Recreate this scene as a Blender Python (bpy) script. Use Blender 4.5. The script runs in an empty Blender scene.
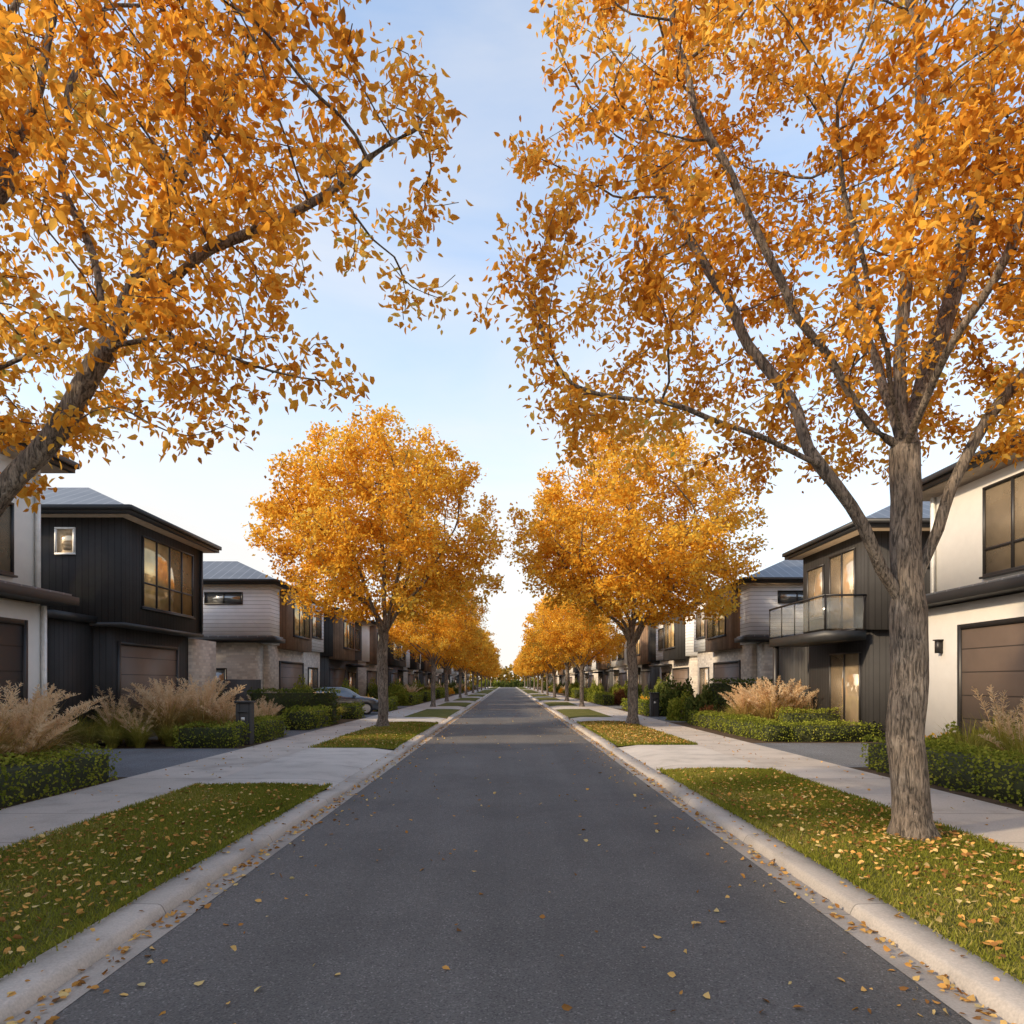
import bpy, math, numpy as np
from mathutils import Vector, noise as mnoise
sc=bpy.context.scene
F=683.0; H=1.8; VX=508; VY=682
def W(px,py,D): return np.array([(px-VX)/F*D, D, H+(VY-py)/F*D])
# ---------------------------------------------------------------- materials
def mat(name):
    m=bpy.data.materials.new(name); m.use_nodes=True
    nt=m.node_tree; b=nt.nodes['Principled BSDF']; return m,nt,b
def N(nt,t,**k):
    n=nt.nodes.new(t)
    for a,v in k.items(): setattr(n,a,v)
    return n
def L(nt,a,b): nt.links.new(a,b)
def ramp(nt,fac,stops):
    r=nt.nodes.new('ShaderNodeValToRGB'); e=r.color_ramp.elements
    e[0].position=stops[0][0]; e[0].color=(*stops[0][1],1)
    e[1].position=stops[-1][0]; e[1].color=(*stops[-1][1],1)
    for p,c in stops[1:-1]:
        x=e.new(p); x.color=(*c,1)
    L(nt,fac,r.inputs[0]); return r
def bump(nt,b,h,s,d=0.02):
    n=N(nt,'ShaderNodeBump'); n.inputs['Strength'].default_value=s; n.inputs['Distance'].default_value=d
    L(nt,h,n.inputs['Height']); L(nt,n.outputs[0],b.inputs['Normal']); return n
def noise_tex(nt,scale,detail=6,vec=None,rough=0.6):
    n=N(nt,'ShaderNodeTexNoise'); n.inputs['Scale'].default_value=scale; n.inputs['Detail'].default_value=detail
    n.inputs['Roughness'].default_value=rough
    if vec is None:
        tc=N(nt,'ShaderNodeTexCoord'); vec=tc.outputs['Object']
    L(nt,vec,n.inputs['Vector']); return n
def mathn(nt,op,a,b=None):
    n=N(nt,'ShaderNodeMath',operation=op)
    for i,v in enumerate((a,b)):
        if v is None: continue
        if isinstance(v,(int,float)): n.inputs[i].default_value=v
        else: L(nt,v,n.inputs[i])
    return n.outputs[0]
def mixc(nt,f,a,b,mode='MIX'):
    n=N(nt,'ShaderNodeMixRGB',blend_type=mode)
    for i,v in enumerate((f,a,b)):
        if isinstance(v,(int,float)): n.inputs[i].default_value=v
        elif isinstance(v,tuple): n.inputs[i].default_value=(*v,1)
        else: L(nt,v,n.inputs[i])
    return n.outputs[0]

def simple(name,c,rough=0.7,metal=0.0,var=0.15,scale=6,b_s=0.1):
    m,nt,b=mat(name); n=noise_tex(nt,scale,4)
    c0=tuple(x*(1-var) for x in c); c1=tuple(min(1,x*(1+var)) for x in c)
    r=ramp(nt,n.outputs['Fac'],[(0.3,c0),(0.7,c1)]); L(nt,r.outputs[0],b.inputs['Base Color'])
    b.inputs['Roughness'].default_value=rough; b.inputs['Metallic'].default_value=metal
    if b_s: bump(nt,b,n.outputs['Fac'],b_s,0.01)
    return m
def asphalt(name,c0,c1,spk=2.0):
    m,nt,b=mat(name); n=noise_tex(nt,70,3); n2=noise_tex(nt,0.45,7,rough=0.65); v=N(nt,'ShaderNodeTexVoronoi'); v.inputs['Scale'].default_value=95
    tc=N(nt,'ShaderNodeTexCoord'); L(nt,tc.outputs['Object'],v.inputs['Vector'])
    mp=N(nt,'ShaderNodeMapping'); mp.inputs['Scale'].default_value=(1.1,0.05,1); L(nt,tc.outputs['Object'],mp.inputs[0])
    n3=noise_tex(nt,1.0,4,mp.outputs[0])
    r=ramp(nt,n.outputs['Fac'],[(0.25,c0),(0.75,c1)])
    r2=ramp(nt,n2.outputs['Fac'],[(0.3,(0.76,)*3),(0.5,(1.0,)*3),(0.7,(1.15,)*3)])
    r3=ramp(nt,n3.outputs['Fac'],[(0.3,(0.84,)*3),(0.7,(1.14,)*3)])
    c=mixc(nt,1,r.outputs[0],r2.outputs[0],'MULTIPLY'); c=mixc(nt,1,c,r3.outputs[0],'MULTIPLY')
    r4=ramp(nt,v.outputs['Color'],[(0.15,(0.6,)*3),(0.35,(1,)*3),(0.75,(1,)*3),(0.95,(spk,)*3)]); c=mixc(nt,1,c,r4.outputs[0],'MULTIPLY')
    L(nt,c,b.inputs['Base Color']); b.inputs['Roughness'].default_value=0.88
    bump(nt,b,v.outputs['Distance'],0.6,0.008); return m
M_road=asphalt('asphalt',(0.080,0.075,0.070),(0.145,0.136,0.127))
M_drive=asphalt('driveway_chip',(0.085,0.090,0.10),(0.19,0.195,0.205),2.6)
def concrete(name,c,joint,off=0.0,jw=0.014,jc=(0.10,0.095,0.085)):
    m,nt,b=mat(name); tc=N(nt,'ShaderNodeTexCoord'); s=N(nt,'ShaderNodeSeparateXYZ'); L(nt,tc.outputs['Object'],s.inputs[0])
    y=mathn(nt,'FRACT',mathn(nt,'DIVIDE',mathn(nt,'ADD',s.outputs['Y'],100+off),joint))
    j=mathn(nt,'LESS_THAN',y,jw/joint)
    slab=N(nt,'ShaderNodeTexWhiteNoise',noise_dimensions='1D'); L(nt,mathn(nt,'FLOOR',mathn(nt,'DIVIDE',mathn(nt,'ADD',s.outputs['Y'],100+off),joint)),slab.inputs['W'])
    n=noise_tex(nt,1.3,6); n2=noise_tex(nt,60,2)
    r=ramp(nt,n.outputs['Fac'],[(0.25,tuple(x*0.66 for x in c)),(0.5,c),(0.75,tuple(x*1.1 for x in c))])
    r2=ramp(nt,n2.outputs['Fac'],[(0.3,(0.85,)*3),(0.7,(1.1,)*3)])
    r3=ramp(nt,slab.outputs[0],[(0,(0.86,)*3),(1,(1.06,)*3)])
    cc=mixc(nt,1,r.outputs[0],r2.outputs[0],'MULTIPLY'); cc=mixc(nt,1,cc,r3.outputs[0],'MULTIPLY')
    cc=mixc(nt,j,cc,jc); L(nt,cc,b.inputs['Base Color']); b.inputs['Roughness'].default_value=0.85
    bump(nt,b,n2.outputs['Fac'],0.25,0.004); return m
M_path=concrete('footpath_concrete',(0.47,0.415,0.36),1.6)
M_cross=concrete('crossing_concrete',(0.50,0.455,0.405),2.0)
M_kerb=concrete('kerb_concrete',(0.47,0.42,0.365),2.4,0.3,0.012,(0.2,0.18,0.16))
M_gut=concrete('gutter_concrete',(0.36,0.32,0.275),2.4,0.3,0.012,(0.15,0.14,0.12))

def groundmat(name,stops,scale,b_s=0.6):
    m,nt,b=mat(name); n=noise_tex(nt,scale,6,rough=0.7); n2=noise_tex(nt,scale*18,3)
    r=ramp(nt,n.outputs['Fac'],stops); r2=ramp(nt,n2.outputs['Fac'],[(0.3,(0.6,)*3),(0.7,(1.3,)*3)])
    L(nt,mixc(nt,1,r.outputs[0],r2.outputs[0],'MULTIPLY'),b.inputs['Base Color']); b.inputs['Roughness'].default_value=0.95
    b.inputs['Specular IOR Level'].default_value=0.1
    bump(nt,b,n2.outputs['Fac'],b_s,0.02); return m
M_ground=groundmat('ground_soil',[(0.3,(0.05,0.06,0.02)),(0.7,(0.10,0.085,0.04))],0.7)
M_lawn=groundmat('lawn_base',[(0.3,(0.08,0.085,0.02)),(0.55,(0.125,0.12,0.03)),(0.75,(0.19,0.15,0.05))],1.4)
M_mulch=groundmat('bark_mulch',[(0.3,(0.05,0.035,0.022)),(0.7,(0.15,0.105,0.07))],3)

def leafmat(name,stops,trans=0.45):
    m=bpy.data.materials.new(name); m.use_nodes=True; nt=m.node_tree; nt.nodes.clear()
    out=N(nt,'ShaderNodeOutputMaterial'); a=N(nt,'ShaderNodeAttribute',attribute_name='rnd')
    r=ramp(nt,a.outputs['Fac'],stops)
    d=N(nt,'ShaderNodeBsdfDiffuse'); t=N(nt,'ShaderNodeBsdfTranslucent')
    L(nt,r.outputs[0],d.inputs[0]); L(nt,r.outputs[0],t.inputs[0])
    m1=N(nt,'ShaderNodeMixShader'); m1.inputs[0].default_value=trans; L(nt,d.outputs[0],m1.inputs[1]); L(nt,t.outputs[0],m1.inputs[2])
    L(nt,m1.outputs[0],out.inputs[0]); return m
AUT=[(0.0,(0.26,0.09,0.018)),(0.22,(0.56,0.22,0.028)),(0.45,(0.78,0.37,0.045)),(0.7,(0.86,0.48,0.075)),(0.9,(0.84,0.60,0.15)),(1.0,(0.45,0.45,0.10))]
AUTY=[(0.0,(0.38,0.15,0.02)),(0.25,(0.70,0.33,0.032)),(0.5,(0.84,0.47,0.05)),(0.75,(0.88,0.58,0.085)),(1.0,(0.74,0.63,0.15))]
M_leafA=leafmat('autumn_leaf',AUT,0.52)
M_leafB=leafmat('autumn_leaf_golden',AUTY,0.52)
M_litter=leafmat('fallen_leaf',[(0,(0.16,0.08,0.035)),(0.3,(0.40,0.19,0.055)),(0.6,(0.62,0.33,0.09)),(0.85,(0.68,0.46,0.17)),(1,(0.55,0.45,0.22))],0.1)
M_hedge=leafmat('hedge_leaf',[(0,(0.08,0.105,0.016)),(0.5,(0.23,0.26,0.038)),(0.8,(0.36,0.37,0.06)),(1,(0.48,0.42,0.10))],0.38)
M_shrub=leafmat('shrub_leaf',[(0,(0.035,0.05,0.016)),(0.5,(0.10,0.13,0.032)),(1,(0.21,0.21,0.06))],0.25)
M_red=leafmat('shrub_leaf_red',[(0,(0.08,0.025,0.015)),(0.5,(0.22,0.085,0.04)),(1,(0.40,0.20,0.07))],0.3)
M_blade=leafmat('grass_blade',[(0,(0.10,0.12,0.018)),(0.4,(0.185,0.20,0.028)),(0.8,(0.30,0.285,0.05)),(1,(0.48,0.38,0.15))],0.35)
M_tuss=leafmat('tussock_blade',[(0,(0.20,0.17,0.045)),(0.5,(0.48,0.35,0.12)),(1,(0.76,0.54,0.24))],0.38)
M_tussg=leafmat('flax_blade',[(0,(0.14,0.16,0.03)),(0.5,(0.35,0.33,0.06)),(1,(0.60,0.47,0.15))],0.38)
M_plume=leafmat('grass_plume',[(0,(0.64,0.43,0.23)),(0.5,(0.82,0.62,0.39)),(1,(0.90,0.77,0.56))],0.45)
M_far=leafmat('distant_leaf',[(0,(0.08,0.065,0.02)),(0.5,(0.26,0.16,0.03)),(1,(0.5,0.30,0.05))],0.3)
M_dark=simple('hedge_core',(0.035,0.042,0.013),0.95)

def barkmat():
    m,nt,b=mat('bark'); tc=N(nt,'ShaderNodeTexCoord'); mp=N(nt,'ShaderNodeMapping'); mp.inputs['Scale'].default_value=(1,1,0.17); L(nt,tc.outputs['Object'],mp.inputs[0])
    v=N(nt,'ShaderNodeTexNoise'); v.inputs['Scale'].default_value=34; v.inputs['Detail'].default_value=5; v.inputs['Roughness'].default_value=0.65; v.inputs['Distortion'].default_value=0.9; L(nt,mp.outputs[0],v.inputs['Vector'])
    n=noise_tex(nt,3,5); r=ramp(nt,n.outputs['Fac'],[(0.3,(0.19,0.145,0.11)),(0.55,(0.29,0.235,0.185)),(0.75,(0.40,0.34,0.28))])
    r2=ramp(nt,v.outputs['Fac'],[(0.40,(0.24,)*3),(0.5,(0.8,)*3),(0.62,(1.25,)*3)])
    L(nt,mixc(nt,1,r.outputs[0],r2.outputs[0],'MULTIPLY'),b.inputs['Base Color']); b.inputs['Roughness'].default_value=0.9
    bump(nt,b,v.outputs['Fac'],1.0,0.06); return m
M_bark=barkmat()
def clad(name,c,axis,pitch,groove,var=0.12,rough=0.75,depth=0.02,groove_c=0.35):
    m,nt,b=mat(name); tc=N(nt,'ShaderNodeTexCoord'); s=N(nt,'ShaderNodeSeparateXYZ'); L(nt,tc.outputs['Object'],s.inputs[0])
    a=s.outputs['Z'] if axis=='z' else mathn(nt,'ADD',s.outputs['X'],s.outputs['Y'])
    q=mathn(nt,'DIVIDE',mathn(nt,'ADD',a,500),pitch); fr=mathn(nt,'FRACT',q)
    g=mathn(nt,'LESS_THAN',fr,groove)
    wn=N(nt,'ShaderNodeTexWhiteNoise',noise_dimensions='1D'); L(nt,mathn(nt,'FLOOR',q),wn.inputs['W'])
    n=noise_tex(nt,2.5,5)
    r=ramp(nt,n.outputs['Fac'],[(0.3,tuple(x*(1-var) for x in c)),(0.7,tuple(x*(1+var) for x in c))])
    r2=ramp(nt,wn.outputs[0],[(0,(1-var,)*3),(1,(1+var,)*3)])
    cc=mixc(nt,1,r.outputs[0],r2.outputs[0],'MULTIPLY'); cc=mixc(nt,g,cc,tuple(x*groove_c for x in c))
    L(nt,cc,b.inputs['Base Color']); b.inputs['Roughness'].default_value=rough
    hgt=mathn(nt,'SUBTRACT',1.0,g) if axis!='z' else fr
    bump(nt,b,hgt,0.6,depth); return m
M_black=clad('black_cladding',(0.026,0.024,0.024),'h',0.18,0.14)
M_grey=clad('charcoal_cladding',(0.05,0.048,0.047),'h',0.25,0.1)
M_weather=clad('weatherboard',(0.80,0.81,0.83),'z',0.17,0.10,0.05)
M_wood=clad('cedar_cladding',(0.21,0.13,0.08),'h',0.14,0.10,0.2)
M_garage=clad('garage_door',(0.14,0.10,0.075),'z',0.5,0.05,0.08,0.55,0.02,0.3)
M_garageD=clad('garage_door_dark',(0.04,0.034,0.032),'z',0.5,0.05,0.08,0.5,0.02,0.3)
M_white=simple('white_render',(0.84,0.80,0.73),0.85,var=0.04,scale=3,b_s=0.08)
M_fascia=simple('fascia_metal',(0.024,0.024,0.025),0.5,b_s=0)
M_frame=simple('window_frame',(0.02,0.018,0.018),0.45,b_s=0)
M_framew=simple('downpipe_white',(0.75,0.75,0.73),0.5,b_s=0)
M_soffit=simple('soffit',(0.45,0.35,0.25),0.7,b_s=0)
def stonem():
    m,nt,b=mat('stone_block'); tc=N(nt,'ShaderNodeTexCoord'); s=N(nt,'ShaderNodeSeparateXYZ'); L(nt,tc.outputs['Object'],s.inputs[0])
    cb=N(nt,'ShaderNodeCombineXYZ'); L(nt,mathn(nt,'ADD',s.outputs['X'],s.outputs['Y']),cb.inputs[0]); L(nt,s.outputs['Z'],cb.inputs[1])
    bt=N(nt,'ShaderNodeTexBrick'); L(nt,cb.outputs[0],bt.inputs['Vector']); bt.inputs['Scale'].default_value=2.2
    bt.inputs['Color1'].default_value=(0.60,0.54,0.46,1); bt.inputs['Color2'].default_value=(0.40,0.35,0.30,1); bt.inputs['Mortar'].default_value=(0.45,0.42,0.38,1)
    L(nt,bt.outputs[0],b.inputs['Base Color']); b.inputs['Roughness'].default_value=0.9; bump(nt,b,bt.outputs['Fac'],-0.5,0.01); return m
M_stone=stonem()
def roofm():
    m,nt,b=mat('metal_roofing'); g=N(nt,'ShaderNodeNewGeometry'); s=N(nt,'ShaderNodeSeparateXYZ'); L(nt,g.outputs['Normal'],s.inputs[0])
    tc=N(nt,'ShaderNodeTexCoord'); p=N(nt,'ShaderNodeSeparateXYZ'); L(nt,tc.outputs['Object'],p.inputs[0])
    k=mathn(nt,'GREATER_THAN',mathn(nt,'ABSOLUTE',s.outputs['X']),mathn(nt,'ABSOLUTE',s.outputs['Y']))
    mx=N(nt,'ShaderNodeMix'); L(nt,k,mx.inputs[0]); L(nt,p.outputs['X'],mx.inputs[2]); L(nt,p.outputs['Y'],mx.inputs[3])
    fr=mathn(nt,'FRACT',mathn(nt,'DIVIDE',mathn(nt,'ADD',mx.outputs[0],500),0.42)); rib=mathn(nt,'LESS_THAN',fr,0.12)
    n=noise_tex(nt,1,4); r=ramp(nt,n.outputs['Fac'],[(0.3,(0.10,0.11,0.125)),(0.7,(0.15,0.16,0.175))])
    L(nt,mixc(nt,rib,r.outputs[0],(0.22,0.23,0.25)),b.inputs['Base Color'])
    b.inputs['Metallic'].default_value=0.3; b.inputs['Roughness'].default_value=0.42; bump(nt,b,rib,0.7,0.03); return m
M_roof=roofm()
def glassm(name,c,metal,rough=0.05):
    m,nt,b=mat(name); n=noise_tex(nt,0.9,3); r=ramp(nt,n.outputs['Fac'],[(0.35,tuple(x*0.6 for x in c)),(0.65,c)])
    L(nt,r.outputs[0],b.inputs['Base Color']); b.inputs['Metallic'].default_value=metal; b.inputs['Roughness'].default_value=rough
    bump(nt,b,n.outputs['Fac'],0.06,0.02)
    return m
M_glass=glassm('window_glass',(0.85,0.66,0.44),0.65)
M_glassrefl=glassm('window_glass_painted_reflection',(1.0,0.70,0.33),0.55,0.10)  # golden reflection painted into the panes as a warm amber base colour
M_glassd=glassm('window_glass_dark',(0.30,0.30,0.30),0.7)
def clearg():
    m,nt,b=mat('balustrade_glass'); b.inputs['Base Color'].default_value=(0.5,0.52,0.5,1); b.inputs['Roughness'].default_value=0.03
    b.inputs['Alpha'].default_value=0.22; b.inputs['Metallic'].default_value=0.2; return m
M_clear=clearg()
# ---------------------------------------------------------------- mesh helpers
def npmesh(name,V,Fc,m,rnd=None,smooth=False):
    V=np.asarray(V,dtype=np.float32); Fc=np.asarray(Fc,dtype=np.int32); k=Fc.shape[1]
    me=bpy.data.meshes.new(name); me.vertices.add(len(V)); me.vertices.foreach_set('co',V.ravel())
    me.loops.add(Fc.size); me.loops.foreach_set('vertex_index',Fc.ravel())
    me.polygons.add(len(Fc)); me.polygons.foreach_set('loop_start',np.arange(0,Fc.size,k,dtype=np.int32))
    me.polygons.foreach_set('loop_total',np.full(len(Fc),k,dtype=np.int32))
    if smooth: me.polygons.foreach_set('use_smooth',np.ones(len(Fc),dtype=bool))
    me.update(calc_edges=True)
    if rnd is not None:
        a=me.attributes.new('rnd','FLOAT','FACE'); a.data.foreach_set('value',np.asarray(rnd,dtype=np.float32))
    me.materials.append(m); return me
def obj(name,me,parent=None,loc=(0,0,0),rz=0,s=1):
    o=bpy.data.objects.new(name,me); sc.collection.objects.link(o); o.location=loc; o.rotation_euler[2]=rz
    o.scale=(s,s,s) if isinstance(s,(int,float)) else s
    if parent: o.parent=parent
    return o
def empty(name,loc=(0,0,0)):
    return obj(name,None,None,loc)
def boxverts(b):
    x0,x1,y0,y1,z0,z1=b
    return [(x0,y0,z0),(x1,y0,z0),(x1,y1,z0),(x0,y1,z0),(x0,y0,z1),(x1,y0,z1),(x1,y1,z1),(x0,y1,z1)]
BF=[(0,3,2,1),(4,5,6,7),(0,1,5,4),(1,2,6,5),(2,3,7,6),(3,0,4,7)]
def boxes(name,bl,m,parent=None,bevel=0.0):
    V=[];Fc=[]
    for b in bl:
        b=(min(b[0],b[1]),max(b[0],b[1]),min(b[2],b[3]),max(b[2],b[3]),b[4],b[5])
        o=len(V); V+=boxverts(b); Fc+=[tuple(i+o for i in f) for f in BF]
    o=obj(name,npmesh(name,V,Fc,m),parent)
    if bevel:
        bm=o.modifiers.new('b','BEVEL'); bm.width=bevel; bm.segments=2
    return o
LT=np.array([(0,0,0),(.30,.26,.07),(.66,.20,.06),(1,0,-.10),(.66,-.20,.06),(.30,-.26,.07)])
LF=np.array([(0,1,2,3),(0,3,4,5)])
QT=np.array([(0,0,0),(.45,.33,.06),(1,0,0),(.45,-.33,.06)]); QF=np.array([(0,1,2,3)])
def clump(P,sc_):
    x,y,z=P[:,0]*sc_,P[:,1]*sc_,P[:,2]*sc_
    v=np.sin(x*2.1+1.3*np.sin(y*1.7))+np.sin(y*2.3+1.1*np.sin(z*1.9)+1)+np.sin(z*2.7+1.2*np.sin(x*1.5)+2)
    return np.clip(0.5+v/5,0,1)
def leafmesh(name,P,size,m,rng,droop=0.6,tmpl='hi',flat=0.0,width=1.0,cs=1.0,cw=0.4):
    P=np.asarray(P); n=len(P); T,FF=(LT,LF) if tmpl=='hi' else (QT,QF)
    a=rng.normal(size=(n,3)); a/=np.linalg.norm(a,axis=1)[:,None]
    a[:,2]-=droop
    if flat: a[:,2]*=(1-flat)
    a/=np.linalg.norm(a,axis=1)[:,None]
    r=rng.normal(size=(n,3))
    if flat: r[:,2]*=(1-flat)
    b=np.cross(a,r) if not flat else r-a*(r*a).sum(1)[:,None]
    b/=np.linalg.norm(b,axis=1)[:,None]; c=np.cross(a,b)
    s=size*(0.6+0.7*rng.random(n)) if np.isscalar(size) else size
    V=P[:,None,:]+s[:,None,None]*(T[None,:,0,None]*a[:,None]+width*T[None,:,1,None]*b[:,None]+T[None,:,2,None]*c[:,None])
    k=len(T); Fc=(FF[None]+ (np.arange(n)*k)[:,None,None]).reshape(-1,4)
    rn=np.repeat(rng.random(n)*(1-cw)+clump(P,cs)*cw,len(FF))
    return npmesh(name,V.reshape(-1,3),Fc,m,rn)
# ---------------------------------------------------------------- trees
def colonize(P,par,A,step,kill,infl,rng,iters=140,noise=0.25,up=0.05):
    P=[np.array(p,float) for p in P]; par=list(par)
    arr=np.array(P); D=np.linalg.norm(A[:,None]-arr[None],axis=2); ni=D.argmin(1); nd=D.min(1)
    tried={}
    for it in range(iters):
        keep=nd>kill; A=A[keep]; ni=ni[keep]; nd=nd[keep]
        if len(A)==0: break
        act=nd<infl
        if not act.any(): break
        idx=ni[act]; dirs=A[act]-np.array(P)[idx]; dirs/=np.linalg.norm(dirs,axis=1)[:,None]
        u,inv=np.unique(idx,return_inverse=True); S=np.zeros((len(u),3)); np.add.at(S,inv,dirs)
        new=[]
        for q,i in enumerate(u):
            if tried.get(i,0)>=3: continue
            d=S[q]; l=np.linalg.norm(d)
            d=d/l if l>1e-3 else rng.normal(size=3)
            d=d+rng.normal(size=3)*noise+np.array([0,0,up]); d/=np.linalg.norm(d)
            tried[i]=tried.get(i,0)+1; P.append(P[i]+d*step); par.append(int(i)); new.append(len(P)-1)
        if not new:
            break
        NP=np.array([P[i] for i in new]); D=np.linalg.norm(A[:,None]-NP[None],axis=2); j=D.argmin(1); m=D[np.arange(len(A)),j]
        bt=m<nd; nd=np.where(bt,m,nd); ni=np.where(bt,np.array(new)[j],ni)
    return np.array(P),par
def chain(P,par,pts,step,start,rng,wob=0.03):
    cur=start
    for p in pts:
        a=P[cur]; d=np.linalg.norm(p-a); n=max(1,int(d/step))
        for k in range(1,n+1):
            q=a+(p-a)*k/n+rng.normal(size=3)*wob*(k<n)
            P.append(q); par.append(cur); cur=len(P)-1
    return cur
def tubes(P,par,rbase,rtip):
    n=len(P); ch=[[] for _ in range(n)]
    for i,p in enumerate(par):
        if p>=0: ch[p].append(i)
    tips=np.zeros(n)
    order=list(range(n))[::-1]
    for i in order:
        if not ch[i]: tips[i]=1
        if par[i]>=0: tips[par[i]]+=tips[i]
    ex=math.log(tips[0])/math.log(rbase/rtip); R=rtip*tips**(1/ex)
    V=[];Fc=[]
    def ring(c,d,r,k):
        d=d/np.linalg.norm(d); ref=np.array([1,0,0.]) if abs(d[0])<0.8 else np.array([0,1.,0])
        u=np.cross(d,ref); u/=np.linalg.norm(u); v=np.cross(d,u); t=np.arange(k)*2*math.pi/k
        rr=r*(1+(0.05*np.sin(t*3+c[2]*2.1)+0.03*np.sin(t*5-c[2]*3.7) if r>0.05 else 0*t))
        return c+rr[:,None]*(np.cos(t)[:,None]*u+np.sin(t)[:,None]*v)
    stack=[(0,-1)]
    while stack:
        s,pp=stack.pop(); path=[pp] if pp>=0 else []; c=s
        while True:
            path.append(c)
            if not ch[c]: break
            o=sorted(ch[c],key=lambda i:-tips[i])
            for e in o[1:]: stack.append((e,c))
            c=o[0]
        if len(path)<2: continue
        pts=P[path]; rr=R[path].copy()
        if pp>=0: rr[0]=min(rr[0],rr[1]*1.25)
        if len(pts)>4:
            q=pts.copy(); q[1:-1]=(pts[:-2]+2*pts[1:-1]+pts[2:])/4
            if pp<0: q[:2]=pts[:2]
            pts=q
        k=18 if rr.max()>0.09 else (8 if rr.max()>0.03 else 4)
        o0=len(V)
        for i in range(len(path)):
            d=pts[min(i+1,len(pts)-1)]-pts[max(i-1,0)]
            rg=ring(pts[i],d,rr[i],k); V.extend(rg)
            if i:
                for j in range(k):
                    a=o0+(i-1)*k+j; b=o0+(i-1)*k+(j+1)%k; Fc.append((a,b,b+k,a+k))
    return np.array(V),Fc,R
def attractors(n,ells,zmin,rng,nscale=0.5,thr=-0.12,shell=0.35,seed=0):
    out=[]; vol=np.array([np.prod(r) for c,r in ells]); vol=vol/vol.sum()
    while len(out)<n:
        c,r=ells[rng.choice(len(ells),p=vol)]
        d=rng.normal(size=3); d/=np.linalg.norm(d); rad=shell+(1-shell)*rng.random()**0.5
        wob=1+0.16*mnoise.noise(Vector(d*2.2+seed))
        p=c+r*d*rad*wob
        if p[2]<zmin(p): continue
        if mnoise.noise(Vector(p*nscale+seed*3.1))<thr: continue
        out.append(p)
    return np.array(out)
def make_tree_meshes(tag,base,P,par,A,step,kill,rb,rt,nleaf,lsize,spread,lm,rng,thick,infl=6,tmpl='hi',droop=0.6,lods=()):
    P,par=colonize(P,par,A,step,kill,infl,rng)
    V,Fc,R=tubes(P,par,rb,rt)
    V=V-base
    z=V[:,2]; f=1+0.5*np.clip(1-z/0.3,0,1)**2*(np.hypot(V[:,0],V[:,1])<0.5); V[:,0]*=f; V[:,1]*=f
    bm=npmesh(tag+'_branches',V,Fc,M_bark,smooth=True)
    thin=np.where(R<thick)[0]; thin=thin[P[thin][:,2]>3]
    vox=np.floor(P[thin]/(step*1.5)).astype(int); _,iv,ct=np.unique(vox,axis=0,return_inverse=True,return_counts=True)
    wt=(rng.random(len(thin))**1.4+0.08)/ct[iv.ravel()]**0.65; wt/=wt.sum()
    res=[bm]
    for nl,ls,tp in ((nleaf,lsize,tmpl),)+tuple(lods):
        w=rng.choice(thin,size=nl,p=wt)
        pr=np.array(par)[w]; t=rng.random(nl)[:,None]
        LP=P[w]*t+P[pr]*(1-t)+rng.normal(size=(nl,3))*spread*np.array([1,1,0.8])
        LP[:,2]-=spread*0.4
        res.append(leafmesh(tag+'_foliage',LP-base,ls,lm,rng,droop,tp,cs=0.9))
    print(tag,len(P),'nodes',len(thin),'thin')
    return res
def place(name,meshes,loc,rz=0,s=1,lod=1):
    e=empty(name,loc); e.rotation_euler[2]=rz; e.scale=(s,s,s) if isinstance(s,(int,float)) else s
    obj('trunk_and_branches',meshes[0],e); obj('foliage',meshes[lod],e); return e

# --- right foreground tree
rng=np.random.default_rng(5)
base=np.array([4.42,7.46,0.09])
P=[base.copy()]; par=[-1]; st=0.2
def seg(pts,start): return chain(P,par,[W(*p) for p in pts],st,start,rng)
t1=seg([(908,760,7.46),(910,680,7.46),(909,610,7.46)],0)
t2=seg([(906,520,7.5),(904,450,7.5)],t1)
t3=seg([(900,360,7.6),(906,270,7.7),(915,180,7.8),(920,60,7.9),(900,-60,8)],t2)
l1=seg([(878,572,7.4),(852,505,7.3),(820,465,7.2)],t1)
seg([(770,440,7.1),(710,418,7.0),(640,402,6.9),(570,388,6.8)],l1)
seg([(790,400,7.6),(740,330,8.0),(690,240,8.3),(640,150,8.6)],l1)
l2=seg([(872,430,7.4),(835,370,7.2),(790,300,7.0),(750,220,6.9),(700,120,6.8),(670,20,6.8)],t2)
l3=seg([(948,490,7.4),(985,420,7.3),(1040,350,7.1),(1110,280,7.0)],t1)
seg([(935,350,7.9),(965,260,8.2),(985,150,8.6),(1000,20,9)],t2)
seg([(925,400,7.0),(960,330,6.5),(1010,250,6.1),(1050,120,5.9)],t2)
seg([(870,350,8.2),(850,250,8.9),(840,150,9.3)],t2)
seg([(880,330,6.9),(850,220,6.3),(830,100,6.0)],t2)
ells=[(np.array([4.3,7.6,6.6]),np.array([4.5,3.0,4.6])),(np.array([7.2,7.8,7.6]),np.array([3.4,2.8,3.6])),(np.array([4.5,7.8,9.5]),np.array([4.2,2.6,3]))]
A=attractors(2900,ells,lambda p:4.45+0.35*mnoise.noise(Vector(p*0.8)),rng,0.55,-0.14,0.25,1)
mR=make_tree_meshes('near_tree_a',base,P,par,A,st,0.26,0.185,0.0045,60000,0.092,0.105,M_leafA,rng,0.010)
place('autumn_tree',mR,base)
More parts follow.
